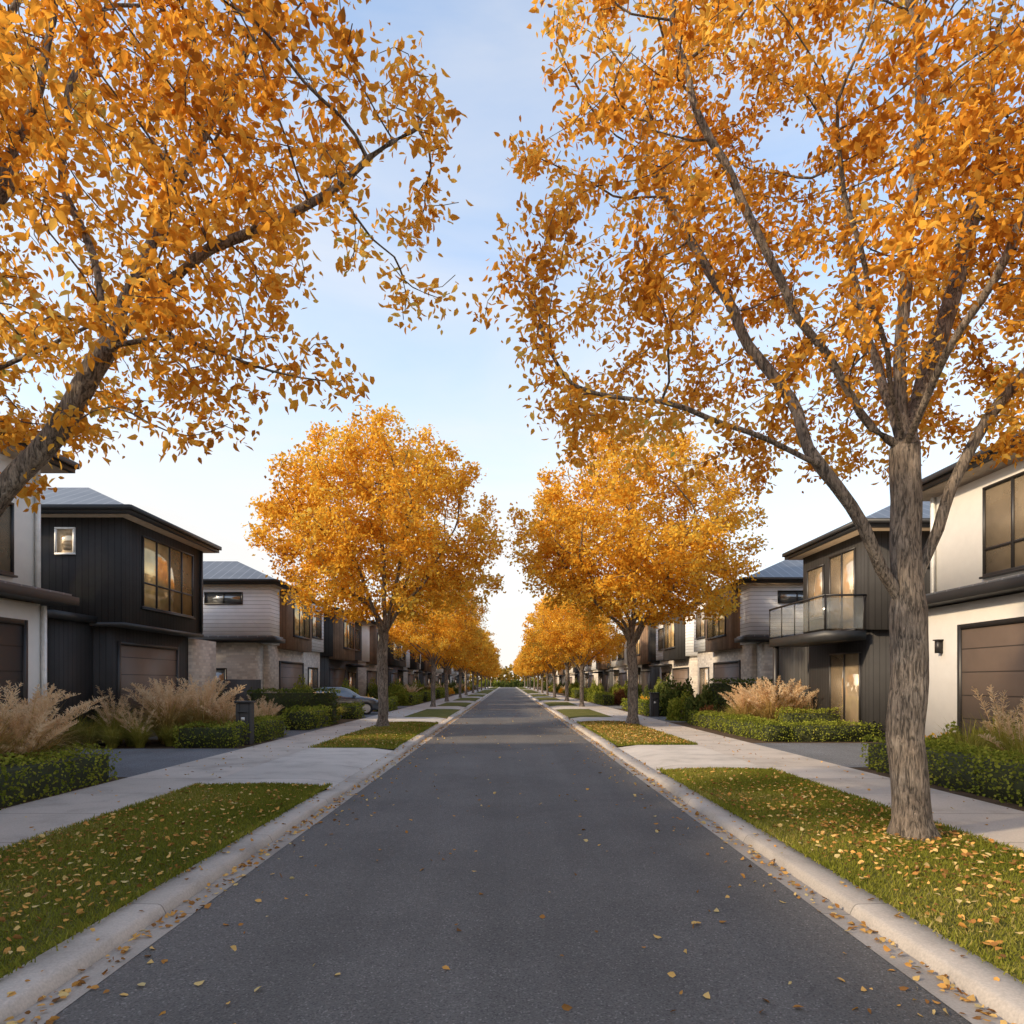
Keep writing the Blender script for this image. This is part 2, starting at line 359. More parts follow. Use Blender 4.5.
# --- left foreground tree
rng=np.random.default_rng(9)
base=np.array([-4.86,5.8,0.09]); P=[base.copy()]; par=[-1]; st=0.17
def seg(pts,start): return chain(P,par,[W(*p) for p in pts],st,start,rng,0.02)
t1=seg([(-66,780,5.8),(-76,690,5.8),(-80,610,5.8)],0)
l1=seg([(-25,528,5.8),(20,472,5.8),(70,412,5.75),(106,350,5.7)],t1)
seg([(160,292,5.6),(210,245,5.5),(290,215,5.5),(350,175,5.5),(415,130,5.5)],l1)
seg([(95,260,5.9),(60,180,6.1),(70,80,6.3),(110,0,6.5)],l1)
seg([(170,335,5.4),(240,360,5.4),(300,378,5.4),(345,385,5.4)],l1)
seg([(160,230,6.2),(210,120,6.4),(260,30,6.6)],l1)
seg([(110,400,5.7),(150,425,5.7),(190,440,5.7)],l1-4)
l2=seg([(-75,480,5.8),(-35,385,5.7),(50,345,5.5),(110,318,5.3)],t1)
l3=seg([(-105,450,5.9),(-70,300,6.0),(-10,200,6.0),(40,100,6.0),(60,-50,6.2)],t1)
seg([(-60,200,6.8),(-20,80,7.2),(40,-50,7.5)],l3-12)
ells=[(np.array([-4.1,5.9,6.05]),np.array([4.0,2.3,2.5])),(np.array([-5.2,6.1,8.0]),np.array([3.8,2.3,2.8])),(np.array([-2.5,5.6,4.65]),np.array([1.7,1.0,0.75]))]
A=attractors(2400,ells,lambda p:3.65,rng,0.6,-0.08,0.25,7)
mL=make_tree_meshes('near_tree_b',base,P,par,A,st,0.22,0.155,0.004,36000,0.088,0.09,M_leafA,rng,0.009)
place('autumn_tree',mL,base)
# --- generic street trees
def generic(tag,seed,nleaf,lsize):
    rng=np.random.default_rng(seed); base=np.zeros(3); P=[base.copy()]; par=[-1]; st=0.32
    t=chain(P,par,[np.array([0.05,0,1.5]),np.array([0,0.05,2.9])],st,0,rng,0.015)
    t2=chain(P,par,[np.array([0.1,0,4.6]),np.array([0,0,7]),np.array([-.1,.1,9.5])],st,t,rng,0.04)
    k=7
    for i in range(k):
        a=i*2*math.pi/k+rng.random()*0.6; r=3.6*(0.8+0.3*rng.random()); z=6.2+rng.random()*2.2; 
        d=np.array([math.cos(a),math.sin(a),0])
        s0=t+int(rng.random()*4)
        s0=min(s0,t2)
        chain(P,par,[P[s0]+d*0.5+np.array([0,0,0.9]),d*r*0.5+np.array([0,0,3.2+z*0.27]),d*r+np.array([0,0,z])],st,s0,rng,0.04)
    ells=[(np.array([0,0,7.5]),np.array([4.75,4.75,3.9])),(np.array([0,0,8.6]),np.array([3.6,3.6,3.6])),(np.array([0.3,-0.2,6.2]),np.array([4.3,4.3,2.2]))]
    A=attractors(2300,ells,lambda p:4.1+0.5*mnoise.noise(Vector(p*0.6+seed)),rng,0.42,-0.22,0.35,seed)
    return make_tree_meshes(tag,base,P,par,A,st,0.36,0.19,0.008,nleaf,lsize,0.17,M_leafB,rng,0.022,tmpl='lo',droop=0.3,lods=((16000,0.27,'lo'),))
gA=generic('street_tree_a',21,56000,0.145); gB=generic('street_tree_b',33,56000,0.145)
place('autumn_tree',gA,(-4.75,25.8,0.09),0.4,(1.0,1.0,0.97))
place('autumn_tree',gB,(5.0,27.4,0.09),1.2,(1.06,1.06,1.0))
rr=np.random.default_rng(3)
for i,y in enumerate([46,59,72,86,101,118,137,158,182,208]):
    for s in (-1,1):
        place('autumn_tree',(gA,gB)[(i+(s>0))%2],(s*(5.1+rr.random()*0.3),y+rr.random()*3,0.09),rr.random()*6.28,0.72+rr.random()*0.14,1 if y<50 else 2)
# ---------------------------------------------------------------- ground
xs=[(-3000,0.085),(-5.0,0.085),(-4.98,-0.03),(4.98,-0.03),(5.0,0.085),(3000,0.085)]
ys=[-80,0,40,120,400,3000]
V=[(x,y,z) for y in ys for x,z in xs]; Fc=[(j*6+i,j*6+i+1,(j+1)*6+i+1,(j+1)*6+i) for j in range(5) for i in range(5)]
obj('ground',npmesh('ground',V,Fc,M_ground))
def sheet(name,rects,z,m,parent=None):
    V=[];Fc=[]
    for x0,x1,y0,y1 in rects:
        if x0>x1: x0,x1=x1,x0
        o=len(V); V+=[(x0,y0,z),(x1,y0,z),(x1,y1,z),(x0,y1,z)]; Fc.append((o,o+1,o+2,o+3))
    return obj(name,npmesh(name,V,Fc,m),parent)
sheet('road',[(-2.46,2.46,-40,235)],0.0,M_road)
VE={-1:[(-30,11.3),(17.6,28.5),(33,43),(48,57),(62,74),(80,94),(100,150),(156,235)],
     1:[(-30,13.3),(18.4,29),(33,43),(49,58),(64,75),(80,95),(101,150),(156,235)]}
def inv(s):
    a=VE[s]; return [(a[i][1],a[i+1][0]) for i in range(len(a)-1)]
KH=0.075
for s in (-1,1):
    V=[(s*2.44,-40,0.004),(s*2.68,-40,-0.008),(s*2.68,235,-0.008),(s*2.44,235,0.004)]
    obj('gutter',npmesh('gutter',V,[(0,1,2,3) if s>0 else (3,2,1,0)],M_gut))
    rows=[]; 
    for a,b in VE[s]: rows+= [(a,0.03),(a+0.7,KH),(b-0.7,KH),(b,0.03)]
    prof=[(2.655,-0.02,0),(2.66,0.1,1),(2.685,0.72,1),(2.70,0.92,1),(2.72,1.0,1),(2.95,1.06,1),(2.955,0.9,1)]
    V=[];Fc=[]; K=len(prof)
    for y,h in rows:
        for u,k,q in prof: V.append((s*u,y,h*k if q else -0.02))
    for j in range(len(rows)-1):
        for i in range(K-1):
            a=j*K+i; f=(a,a+1,a+K+1,a+K); Fc.append(f if s>0 else f[::-1])
    obj('kerb',npmesh('kerb',V,Fc,M_kerb))
    V=[];Fc=[]
    for a,b in VE[s]:
        o=len(V)
        for k,(u,z) in enumerate([(2.953,0.076),(3.3,0.105),(4.0,0.125),(4.7,0.11),(5.1,0.098)]):
            V+=[(s*u,a,z*0.85),(s*u,a+0.5,z),(s*u,b-0.5,z),(s*u,b,z*0.85)]
        for k in range(4):
            for q in range(3):
                f=(o+k*4+q,o+(k+1)*4+q,o+(k+1)*4+q+1,o+k*4+q+1); Fc.append(f if s>0 else f[::-1])
    obj('lawn',npmesh('lawn',V,Fc,M_lawn,smooth=True))
    V=[];Fc=[]
    for a,b in inv(s):
        a-=0.02;b+=0.02; o=len(V)
        for u,z in [(2.953,0.032),(3.5,0.102),(5.1,0.103)]: V+=[(s*u,a,z),(s*u,b,z)]
        for k in range(2):
            f=(o+k*2,o+k*2+2,o+k*2+3,o+k*2+1); Fc.append(f if s>0 else f[::-1])
    obj('driveway_crossing',npmesh('driveway_crossing',V,Fc,M_cross))
    sheet('footpath',[(s*5.08,s*6.75,-40,235)],0.106,M_path)
    sheet('garden_bed',[(s*6.75,s*10.9,-30,235)],0.094,M_mulch)
DR={-1:[(12.2,17.4),(20.2,26),(33,38.5),(43.5,48)],1:[(13.6,19.0),(28.9,33.5),(43.5,48.5)]}
for s in (-1,1):
    sheet('driveway',[(s*6.75,s*11.5,a,b) for a,b in DR[s]],0.101,M_drive)
# ---------------------------------------------------------------- grass blades
def on_verge(rng,s,y0,y1,n):
    u=2.97+rng.random(n)*2.13; y=y0+rng.random(n)*(y1-y0); z=np.interp(u,[2.95,3.3,4.0,4.7,5.1],[0.076,0.105,0.125,0.11,0.098])
    return np.stack([s*u,y,z],1)
rng=np.random.default_rng(11)
pts=np.concatenate([on_verge(rng,-1,2.8,11.28,66000),on_verge(rng,1,3.0,13.28,76000),on_verge(rng,-1,17.6,28.5,22000),on_verge(rng,1,18.4,29,22000)])
# ragged edges creeping over the kerb and footpath
eg=rng.random(len(pts))<0.06; pts[eg,0]=np.sign(pts[eg,0])*np.where(rng.random(eg.sum())<0.5,2.94+rng.normal(size=eg.sum())*0.02,5.10+rng.normal(size=eg.sum())*0.025)
n=len(pts); dist=pts[:,1]; hgt=(0.018+0.026*rng.random(n))*(1+0.5*(dist>15)); w=0.0035+0.0006*dist
ang=rng.random(n)*6.28; lean=rng.normal(size=(n,2))*0.6
V=np.zeros((n,3,3)); d=np.stack([np.cos(ang),np.sin(ang),np.zeros(n)],1)*w[:,None]
V[:,0]=pts-d-[0,0,.01]; V[:,1]=pts+d-[0,0,.01]; V[:,2]=pts+np.concatenate([lean*hgt[:,None],hgt[:,None]],1)
obj('grass',npmesh('grass',V.reshape(-1,3),np.arange(3*n).reshape(-1,3),M_blade,rng.random(n)*0.55+clump(pts,1.1)*0.45))
# ---------------------------------------------------------------- fallen leaves
rng=np.random.default_rng(12); LP=[]
up=0.03
p=on_verge(rng,-1,2.8,11.2,900); p[:,2]+=up; LP.append(p)
p=on_verge(rng,1,3.0,13.2,900); p[:,2]+=up; LP.append(p)
q=rng.normal(size=(1400,2))*[1.0,1.8]+[4.3,7.4]; q=q[(q[:,0]>3.0)&(q[:,0]<5.05)]; LP.append(np.c_[q,np.full(len(q),0.145)])
q=rng.normal(size=(900,2))*[0.9,1.6]+[-4.4,5.4]; q=q[(q[:,0]<-3.0)&(q[:,0]>-5.05)]; LP.append(np.c_[q,np.full(len(q),0.145)])
for s,yc in ((-1,25.8),(1,27.4)):
    a,b=(17.8,28.3) if s<0 else (18.6,28.8)
    p=on_verge(rng,s,a,b,5200 if s>0 else 1600); p[:,2]+=up; LP.append(p)
for s in (-1,1):
    m=1500; y=3+rng.random(m)**1.2*60; LP.append(np.c_[s*(2.63-np.abs(rng.normal(size=m))*0.09),y,np.full(m,0.006)])
    m=220; y=3+rng.random(m)*40; LP.append(np.c_[s*(2.73+rng.random(m)*0.2),y,np.full(m,KH+0.006)])
    m=260; y=3+rng.random(m)*40; LP.append(np.c_[s*(5.1+rng.random(m)*1.6),y,np.full(m,0.112)])
m=420; y=2.6+rng.random(m)**1.5*55; LP.append(np.c_[(rng.random(m)-.5)*4.8,y,np.full(m,0.005)])
m=450; y=3+rng.random(m)**1.3*45; LP.append(np.c_[rng.choice([-1,1],m)*(2.4-np.abs(rng.normal(size=m))*0.4),y,np.full(m,0.005)])
LP=np.concatenate(LP); LP[:,2]+=0.010*rng.random(len(LP))+0.002
obj('fallen_leaves',leafmesh('fallen_leaves',LP,0.054*(0.5+0.8*rng.random(len(LP))),M_litter,rng,0.0,'hi',flat=0.75,width=1.25,cw=0.0))
# ---------------------------------------------------------------- hedges/shrubs/grasses
def hedge(x0,x1,y0,y1,h,m=None,dens=1.0,size=0.05,name='hedge'):
    m=m or M_hedge; rng=np.random.default_rng(int(abs(x0*77+y0*31))+1)
    if x0>x1:x0,x1=x1,x0
    e=empty(name,((x0+x1)/2,(y0+y1)/2,0.1)); cx,cy=(x0+x1)/2,(y0+y1)/2
    i=0.08
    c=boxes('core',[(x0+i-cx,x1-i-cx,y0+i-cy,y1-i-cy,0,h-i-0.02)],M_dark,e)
    lx,ly=x1-x0,y1-y0; per=1.0/(size*size)*1.15*dens
    P=[]
    def face(n,f): 
        n=int(n); a=rng.random(n);b=rng.random(n); P.append(f(a,b,n))
    face(lx*ly*per,lambda a,b,n:np.c_[x0+a*lx,y0+b*ly,h+rng.normal(size=n)*0.022])
    face(ly*h*per,lambda a,b,n:np.c_[x0+rng.normal(size=n)*0.025,y0+a*ly,b*h])
    face(ly*h*per,lambda a,b,n:np.c_[x1+rng.normal(size=n)*0.025,y0+a*ly,b*h])
    face(lx*h*per,lambda a,b,n:np.c_[x0+a*lx,y0+rng.normal(size=n)*0.025,b*h])
    face(lx*h*per*0.3,lambda a,b,n:np.c_[x0+a*lx,y1+rng.normal(size=n)*0.025,b*h])
    P=np.concatenate(P)
    for k in range(len(P)):
        v=mnoise.noise(Vector(P[k]*1.7)); P[k,2]+=0.11*v*P[k,2]/h; P[k,0]+=0.10*mnoise.noise(Vector((P[k,1]*2,P[k,2]*2,3)))
    stray=rng.random(len(P))<0.06; P[stray]+=rng.normal(size=(stray.sum(),3))*0.05
    P-=[cx,cy,0]
    obj('hedge_leaves',leafmesh('hedge_leaves',P,size,m,rng,-0.2,'lo',width=1.3,cs=2.0),e)
def shrub_mesh(seed,m,n,size,r=(1,1,1)):
    rng=np.random.default_rng(seed); d=rng.normal(size=(n,3)); d/=np.linalg.norm(d,axis=1)[:,None]; d[:,2]=np.abs(d[:,2])*1.0
    rad=np.array([0.75+0.45*mnoise.noise(Vector((q[0]*2.3+seed,q[1]*2.3,q[2]*2.3))) for q in d])
    P=d*(rad*(0.6+0.4*rng.random(n)**0.4))[:,None]*np.array(r)
    P[:,2]=np.abs(P[:,2])
    return leafmesh('shrub_leaves',P,size,m,rng,-0.3,'lo',cs=3)
SH={'g':[shrub_mesh(1,M_shrub,3000,0.11),shrub_mesh(2,M_hedge,3000,0.10)],'r':[shrub_mesh(3,M_red,2500,0.11)],'y':[shrub_mesh(4,M_leafB,2500,0.1)]}
def shrub(x,y,r,h,k='g',v=0):
    e=empty('shrub',(x,y,0.09)); e.scale=(r,r,h); e.rotation_euler[2]=(x*13+y*7)%6.28; obj('leaves',SH[k][v%len(SH[k])],e)
    st=[]
    for i in range(5):
        a=i*1.26; st.append((0.05*math.cos(a)-.015,0.05*math.cos(a)+.015,0.05*math.sin(a)-.015,0.05*math.sin(a)+.015,0,0.5))
    boxes('stems',st,M_bark,e)
def tussock(seed,nb,npl,h,m,width=0.010,plh=1.25):
    rng=np.random.default_rng(seed); V=[];Fc=[];rn=[]
    for i in range(nb):
        a=rng.random()*6.28; d=np.array([math.cos(a),math.sin(a),0]); s=np.array([-d[1],d[0],0])*width*(0.7+0.6*rng.random())
        L_=h*(0.55+0.6*rng.random()); out=0.2+0.95*rng.random(); b=d*rng.random()*0.15; o=len(V)
        bend=rng.normal()*0.12
        for k in range(6):
            t=k/5; p=b+d*out*L_*0.85*t**1.6+np.array([-d[1],d[0],0])*bend*t*t+np.array([0,0,L_*(t-0.55*out*t**2.6)]); ww=s*(1-t*0.93)
            V+= [p-ww,p+ww]
            if k: q=o+2*(k-1); Fc.append((q,q+1,q+3,q+2)); rn.append(rng.random()*0.4+0.3*t+(i%3)*0.1)
    me1=npmesh('blades',V,Fc,m,rn)
    me2=None
    if npl:
        V=[];Fc=[];rn=[]
        for i in range(npl):
            a=rng.random()*6.28; d=np.array([math.cos(a),math.sin(a),0]); out=0.1+0.6*rng.random(); L_=h*plh*(0.62+0.5*rng.random()); c=rng.random()
            sd0=rng.normal()*0.1
            f=lambda t:d*out*L_*t**1.6+np.array([-d[1],d[0],0])*sd0*t*t+np.array([0,0,L_*(t-0.3*out*t**3)])
            s=np.array([-d[1],d[0],0])*0.004; o=len(V)
            for k in range(4):
                p=f(k/4); V+=[p-s,p+s]
                if k:q=o+2*(k-1);Fc.append((q,q+1,q+3,q+2));rn.append(0.2)
            for k in range(110):
                t=0.60+0.40*rng.random(); p=f(t); env=math.sin(min(1,(t-0.58)/0.43)*math.pi)**0.6
                w=rng.normal(size=3); w[2]=abs(w[2])*0.8+0.4; w/=np.linalg.norm(w); w*=0.085*env*(0.5+0.8*rng.random())
                sd=np.cross(w,rng.normal(size=3)); sd/=np.linalg.norm(sd)+1e-6; sd*=0.0045
                o=len(V); V+=[p-sd*.5,p+sd*.5,p+w+sd,p+w-sd]; Fc.append((o,o+1,o+2,o+3)); rn.append(c*0.5+rng.random()*0.5)
        me2=npmesh('plumes',V,Fc,M_plume,rn)
    return me1,me2
TU=[tussock(1,700,60,1.15,M_tuss,plh=1.12),tussock(2,700,46,1.1,M_tuss,plh=1.12),tussock(3,600,0,0.9,M_tussg,0.012),tussock(4,600,12,1.0,M_tussg,0.010)]
def grassclump(x,y,s,v=0):
    e=empty('ornamental_grass',(x,y,0.09)); e.scale=(s,s,s); e.rotation_euler[2]=(x*3+y*5)%6.28
    obj('blades',TU[v][0],e)
    if TU[v][1]: obj('plumes',TU[v][1],e)
# left
hedge(-7.75,-6.8,5.2,11.85,0.56)
for x,y,s,v in [(-8.2,10.6,1.35,0),(-8.2,9.2,1.25,1),(-8.15,11.6,1.3,0),(-8.9,11.8,1.1,1),(-8.5,8.2,1.0,0),(-9.0,12.0,0.8,2),(-7.9,11.0,1.05,1)]: grassclump(x,y,s,v)
hedge(-8.6,-7.05,17.6,18.5,0.58)
hedge(-7.6,-6.95,18.9,21.5,0.6)
for x,y,s,v in [(-10.0,18.2,1.0,3),(-9.4,18.9,1.4,0),(-8.7,19.4,1.45,0),(-8.0,19.3,1.1,1),(-10.6,18.3,1.1,3),(-9.0,18.2,0.8,2),(-9.9,19.8,1.4,1),(-11.4,17.9,1.1,2),(-12.2,17.9,1.2,3),(-7.9,21.0,1.0,3),(-8.4,22.0,.9,2),(-10.9,17.8,0.9,2),(-9.6,17.8,0.8,3),(-11.6,16.6,1.0,3),(-10.9,18.9,1.3,3),(-12.4,16.9,1.2,3),(-10.2,17.6,0.8,2)]: grassclump(x,y,s,v)
hedge(-10.4,-7.0,27.2,28.3,1.35,M_shrub,size=0.08)
hedge(-7.9,-6.95,24.0,26.8,0.7,M_hedge,size=0.07)
shrub(-13.2,27.5,1.1,2.6,'g',1); shrub(-12.6,19.6,0.8,1.4,'g',0)
for x,y,s,v in [(-8.0,28.9,1.1,1),(-7.6,30,1,2),(-9.0,24.5,1,3),(-8.2,23.2,0.9,1)]: grassclump(x,y,s,v)
# right
hedge(7.0,7.85,6.5,13.5,0.6)
for x,y,s,v in [(8.5,12.6,1.2,2),(8.6,11.4,1.2,3),(9.3,12.9,1.3,3),(8.7,10.2,1.3,2),(8.4,9.1,1.2,3),(9.4,11.8,1.3,2),(9.3,10.6,1.3,3),(8.2,12.0,0.9,2),(8.3,10.8,0.9,2)]: grassclump(x,y,s,v)
shrub(9.5,13.3,0.7,1.0,'g',1); shrub(8.3,13.0,0.7,0.9,'g',1); shrub(8.5,14.4-0.9,0.7,0.8,'y')
hedge(7.3,8.1,19.4,27.6,0.52)
hedge(8.12,10.6,19.4,20.2,0.52); hedge(8.6,11.2,21.2,22.0,0.8,M_hedge)
for x,y,s,v in [(8.9,23.2,1.45,0),(8.4,24.0,1.3,1),(9.6,23.4,1.4,0),(9.0,24.8,1.3,1),(8.7,26.2,1.1,2),(10.2,23.0,1.1,3)]: grassclump(x,y,s,v)
hedge(8.4,11.8,27.8,28.8,1.75,M_shrub,size=0.08)
shrub(8.2,28.4,1.0,1.7,'g',0); shrub(7.7,30.2,0.9,1.3,'g',1); shrub(8.6,34.6,1.3,2.2,'g',0); shrub(7.9,27.0,0.5,0.9,'r')
rr=np.random.default_rng(8)
for s in (-1,1):
    y=31.0
    while y<170:
        if not any(a-0.6<y<b+0.6 for a,b in DR[s]):
            q=rr.random()
            if q<0.35: shrub(s*(7.5+rr.random()*2),y,0.7+rr.random()*0.6,0.9+rr.random()*1.3,'g',int(rr.random()*2))
            elif q<0.5: shrub(s*(7.5+rr.random()*2),y,0.6+rr.random()*0.4,0.8+rr.random()*0.6,'r')
            elif q<0.75: grassclump(s*(7.6+rr.random()*1.6),y,0.9+rr.random()*0.5,int(rr.random()*4))
            else: shrub(s*(7.9+rr.random()*1),y,0.7,1.0,'y')
            if rr.random()<0.5: shrub(s*(8.8+rr.random()*1.5),y+0.8,0.9,1.2+rr.random(),'g',int(rr.random()*2))
        y+=1.3+y*0.012+rr.random()*0.8
for x in np.arange(-9,9.5,1.5): shrub(float(x),238+rr.random()*2,1.6,2.0+rr.random()*1.6,'g',int(rr.random()*2))
for a,b,h in [(31.2,33,0.8),(39.5,43,0.9),(50,56,1.0),(59,66,1.1),(70,80,1.2)]: hedge(-7.7,-6.95,a,b,h*0.8,M_hedge,size=0.09)
for a,b,h in [(34,42,0.8),(50,57,1.0),(60,67,1.1),(72,81,1.2)]: hedge(7.0,7.75,a,b,h*0.8,M_hedge,size=0.09)
# ---------------------------------------------------------------- houses
class House:
    def __init__(s,name,side): s.e=empty(name,(0,0,0)); s.s=side; s.n=0
    def b(s,name,bl,m,bevel=0): return boxes(name,[(s.s*b[0],s.s*b[1],*b[2:]) for b in bl],m,s.e,bevel)
    def hip(s,u0,u1,y0,y1,z,h,ov=0.5,m=None,fasc=0.2):
        u0-=ov;u1+=ov;y0-=ov;y1+=ov; S=s.s
        w=min(u1-u0,y1-y0)/2; uc=(u0+u1)/2; yc=(y0+y1)/2
        if (u1-u0)>(y1-y0): R=[(u0+w,yc),(u1-w,yc)]; Fc=[(0,4,3,3),(1,2,5,5),(0,1,5,4),(2,3,4,5)]
        else: R=[(uc,y0+w),(uc,y1-w)]; Fc=[(0,1,4,4),(2,3,5,5),(1,2,5,4),(3,0,4,5)]
        V=[(S*u0,y0,z),(S*u1,y0,z),(S*u1,y1,z),(S*u0,y1,z)]+[(S*a,b,z+h) for a,b in R]
        me=bpy.data.meshes.new('roof'); me.from_pydata(V,[],[tuple(dict.fromkeys(f)) for f in Fc]); me.materials.append(M_roof)
        import bmesh
        bm=bmesh.new(); bm.from_mesh(me); bmesh.ops.recalc_face_normals(bm,faces=bm.faces)
        for f in bm.faces:
            if f.normal.z<0: f.normal_flip()
        bm.to_mesh(me); bm.free()
        obj('roof',me,s.e)
        s.b('fascia_and_gutter',[(u0-0.06,u1+0.06,y0-0.06,y1+0.06,z-fasc,z-0.01),(u0-0.13,u0-0.06,y0-0.1,y1+0.1,z-0.1,z+0.02),(u0-0.1,u1,y0-0.13,y0-0.06,z-0.1,z+0.02)],M_fascia)
        s.b('soffit',[(u0+0.03,u1-0.03,y0+0.03,y1-0.03,z-fasc-0.02,z-fasc-0.002)],M_soffit)
    def win(s,u,y0,y1,z0,z1,nv=2,nh=1,glass=None,frame=None,trans=None):
        t=0.05; fr=[(u-0.06,u+0.05,y0,y1,z0,z0+t),(u-0.06,u+0.05,y0,y1,z1-t,z1),(u-0.06,u+0.05,y0,y0+t,z0+t,z1-t),(u-0.06,u+0.05,y1-t,y1,z0+t,z1-t)]
        for i in range(1,nv):
            y=y0+(y1-y0)*i/nv; fr.append((u-0.055,u+0.05,y-t*.6,y+t*.6,z0+t,z1-t))
        if trans:
            z=z0+(z1-z0)*trans; fr.append((u-0.05,u+0.05,y0+t,y1-t,z-0.025,z+0.025))
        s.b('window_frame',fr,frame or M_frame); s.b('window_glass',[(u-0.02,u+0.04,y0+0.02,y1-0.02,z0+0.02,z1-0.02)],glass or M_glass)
        s.b('window_sill',[(u-0.10,u+0.02,y0-0.05,y1+0.05,z0-0.045,z0-0.002)],frame or M_frame)
    def winy(s,y,u0,u1,z0,z1,nv=1,glass=None,frame=None):
        t=0.05; fr=[(u0,u1,y-0.06,y+0.05,z0,z0+t),(u0,u1,y-0.06,y+0.05,z1-t,z1),(u0,u0+t,y-0.06,y+0.05,z0+t,z1-t),(u1-t,u1,y-0.06,y+0.05,z0+t,z1-t)]
        for i in range(1,nv):
            q=u0+(u1-u0)*i/nv; fr.append((q-.03,q+.03,y-0.055,y+0.05,z0+t,z1-t))
        s.b('window_frame',fr,frame or M_frame); s.b('window_glass',[(u0+.02,u1-.02,y-0.02,y+0.04,z0+.02,z1-.02)],glass or M_glassd)
    def garage(s,u,y0,y1,z1,m=None):
        s.b('garage_door',[(u-0.03,u+0.06,y0,y1,0.08,z1)],m or M_garage)
        s.b('garage_door_frame',[(u-0.07,u+0.05,y0-0.1,y0,0.08,z1+0.1),(u-0.07,u+0.05,y1,y1+0.1,0.08,z1+0.1),(u-0.07,u+0.05,y0,y1,z1,z1+0.1)],M_frame)
    def light(s,u,y,z):
        s.b('wall_lamp',[(u-0.12,u,y-0.06,y+0.06,z-0.14,z+0.14),(u-0.15,u-0.0,y-0.08,y+0.08,z+0.142,z+0.17)],M_frame)
    def pipe(s,u,y,z0,z1,m):
        s.b('downpipe',[(u-0.09,u-0.01,y-0.04,y+0.04,z0,z1)],m)
h=House('white_house',-1)
h.b('lower_wall',[(9.8,19,-6,14.5,0.05,3.4)],M_white); h.b('upper_wall',[(10,19,-6,14.6,3.42,6.3)],M_white)
h.b('canopy',[(9.35,10.6,-6.2,14.9,3.46,3.64)],M_fascia); h.b('canopy_roof',[(9.45,10.6,-6.1,14.8,3.642,3.70)],M_roof)
h.hip(10,19,-6,14.6,6.6,1.6,0.4)
h.win(10,8.8,13.75,3.95,5.4,4); h.win(10,2,6,3.95,5.4,3); h.garage(9.8,9.0,13.75,2.95,M_garageD); h.pipe(9.8,14.35,0.1,3.4,M_framew); h.pipe(10,14.45,3.75,6.3,M_framew)
h=House('black_house',-1)
h.b('upper_wall',[(10.6,20,18.8,23.7,3.45,6.35)],M_black)
h.b('lower_wall',[(11.0,20,18.95,23.5,0.05,3.44)],M_black)
h.b('side_wing',[(11.5,20,17.2,18.93,0.05,3.4)],M_black); h.b('side_wing_roof',[(11.3,20,17.0,18.78,3.42,3.6)],M_fascia)
h.b('upper_trim',[(10.57,20,18.77,23.73,3.34,3.447)],M_fascia)
h.hip(10.6,20,18.8,23.7,6.55,1.3,0.35)
h.win(10.6,19.75,22.9,3.95,6.05,4,trans=0.35,glass=M_glassrefl); h.winy(18.8,11.9,12.45,5.3,6.05,glass=M_glass,frame=M_framew); h.garage(11.0,19.3,22.6,2.85); 
h.b('entry_wall',[(10.9,20,23.52,25.5,0.05,3.3)],M_stone); h.pipe(10.6,23.5,3.5,6.3,M_fascia)
boxes('timber_fence',[(-10.9,-10.85,26.1,30.0,0.1,1.9)]+[(-17+i*0.3,-17+i*0.3+0.27,26.0,26.05,0.1,1.9) for i in range(20)],M_black)
def houseC(s,y0,y1,ysplit,u=10.6):
    h=House('weatherboard_house',s)
    h.b('upper_wall',[(u,u+9,y0,ysplit,3.5,6.1)],M_weather)
    h.b('upper_front_box',[(u-0.35,u+2.6,y0+1.3,ysplit-0.01,3.35,6.05)],M_wood)
    h.b('upper_end_wall',[(u-0.1,u+9,ysplit+0.02,y1,3.5,6.1)],M_weather)
    h.b('lower_wall',[(u+0.1,u+9,y0+0.1,y1-0.05,0.05,3.48)],M_stone)
    h.b('lower_roof',[(u-0.7,u+9.1,y0-1.4,y0-0.02,3.52,3.7)],M_fascia); h.b('lower_roof_sheet',[(u-0.6,u+9,y0-1.3,y0-0.02,3.702,3.78)],M_roof)
    h.b('porch_wall',[(u+0.3,u+8.9,y0-1.0,y0+0.08,0.05,3.5)],M_stone)
    h.hip(u,u+9,y0,ysplit-0.5,6.3,1.3,0.35); h.hip(u+0.3,u+9,ysplit,y1,6.25,1.1,0.4)
    h.winy(y0,u+1.2,u+2.9,5.25,5.8,2); h.win(u-0.35,y0+2.2,ysplit-0.5,4.0,5.7,3,glass=M_glassrefl); h.win(u-0.1,ysplit+0.8,y1-0.6,4.2,5.7,2)
    h.garage(u+0.1,y0+1.6,ysplit-0.2,2.7); h.win(u+0.1,ysplit+0.8,y1-0.6,0.6,2.6,2); h.winy(y0-1.0,u+1.5,u+3.0,0.9,2.4,2)
houseC(-1,30.4,38.9,35.7)
houseC(1,29.9,38.6,35.5,10.6)
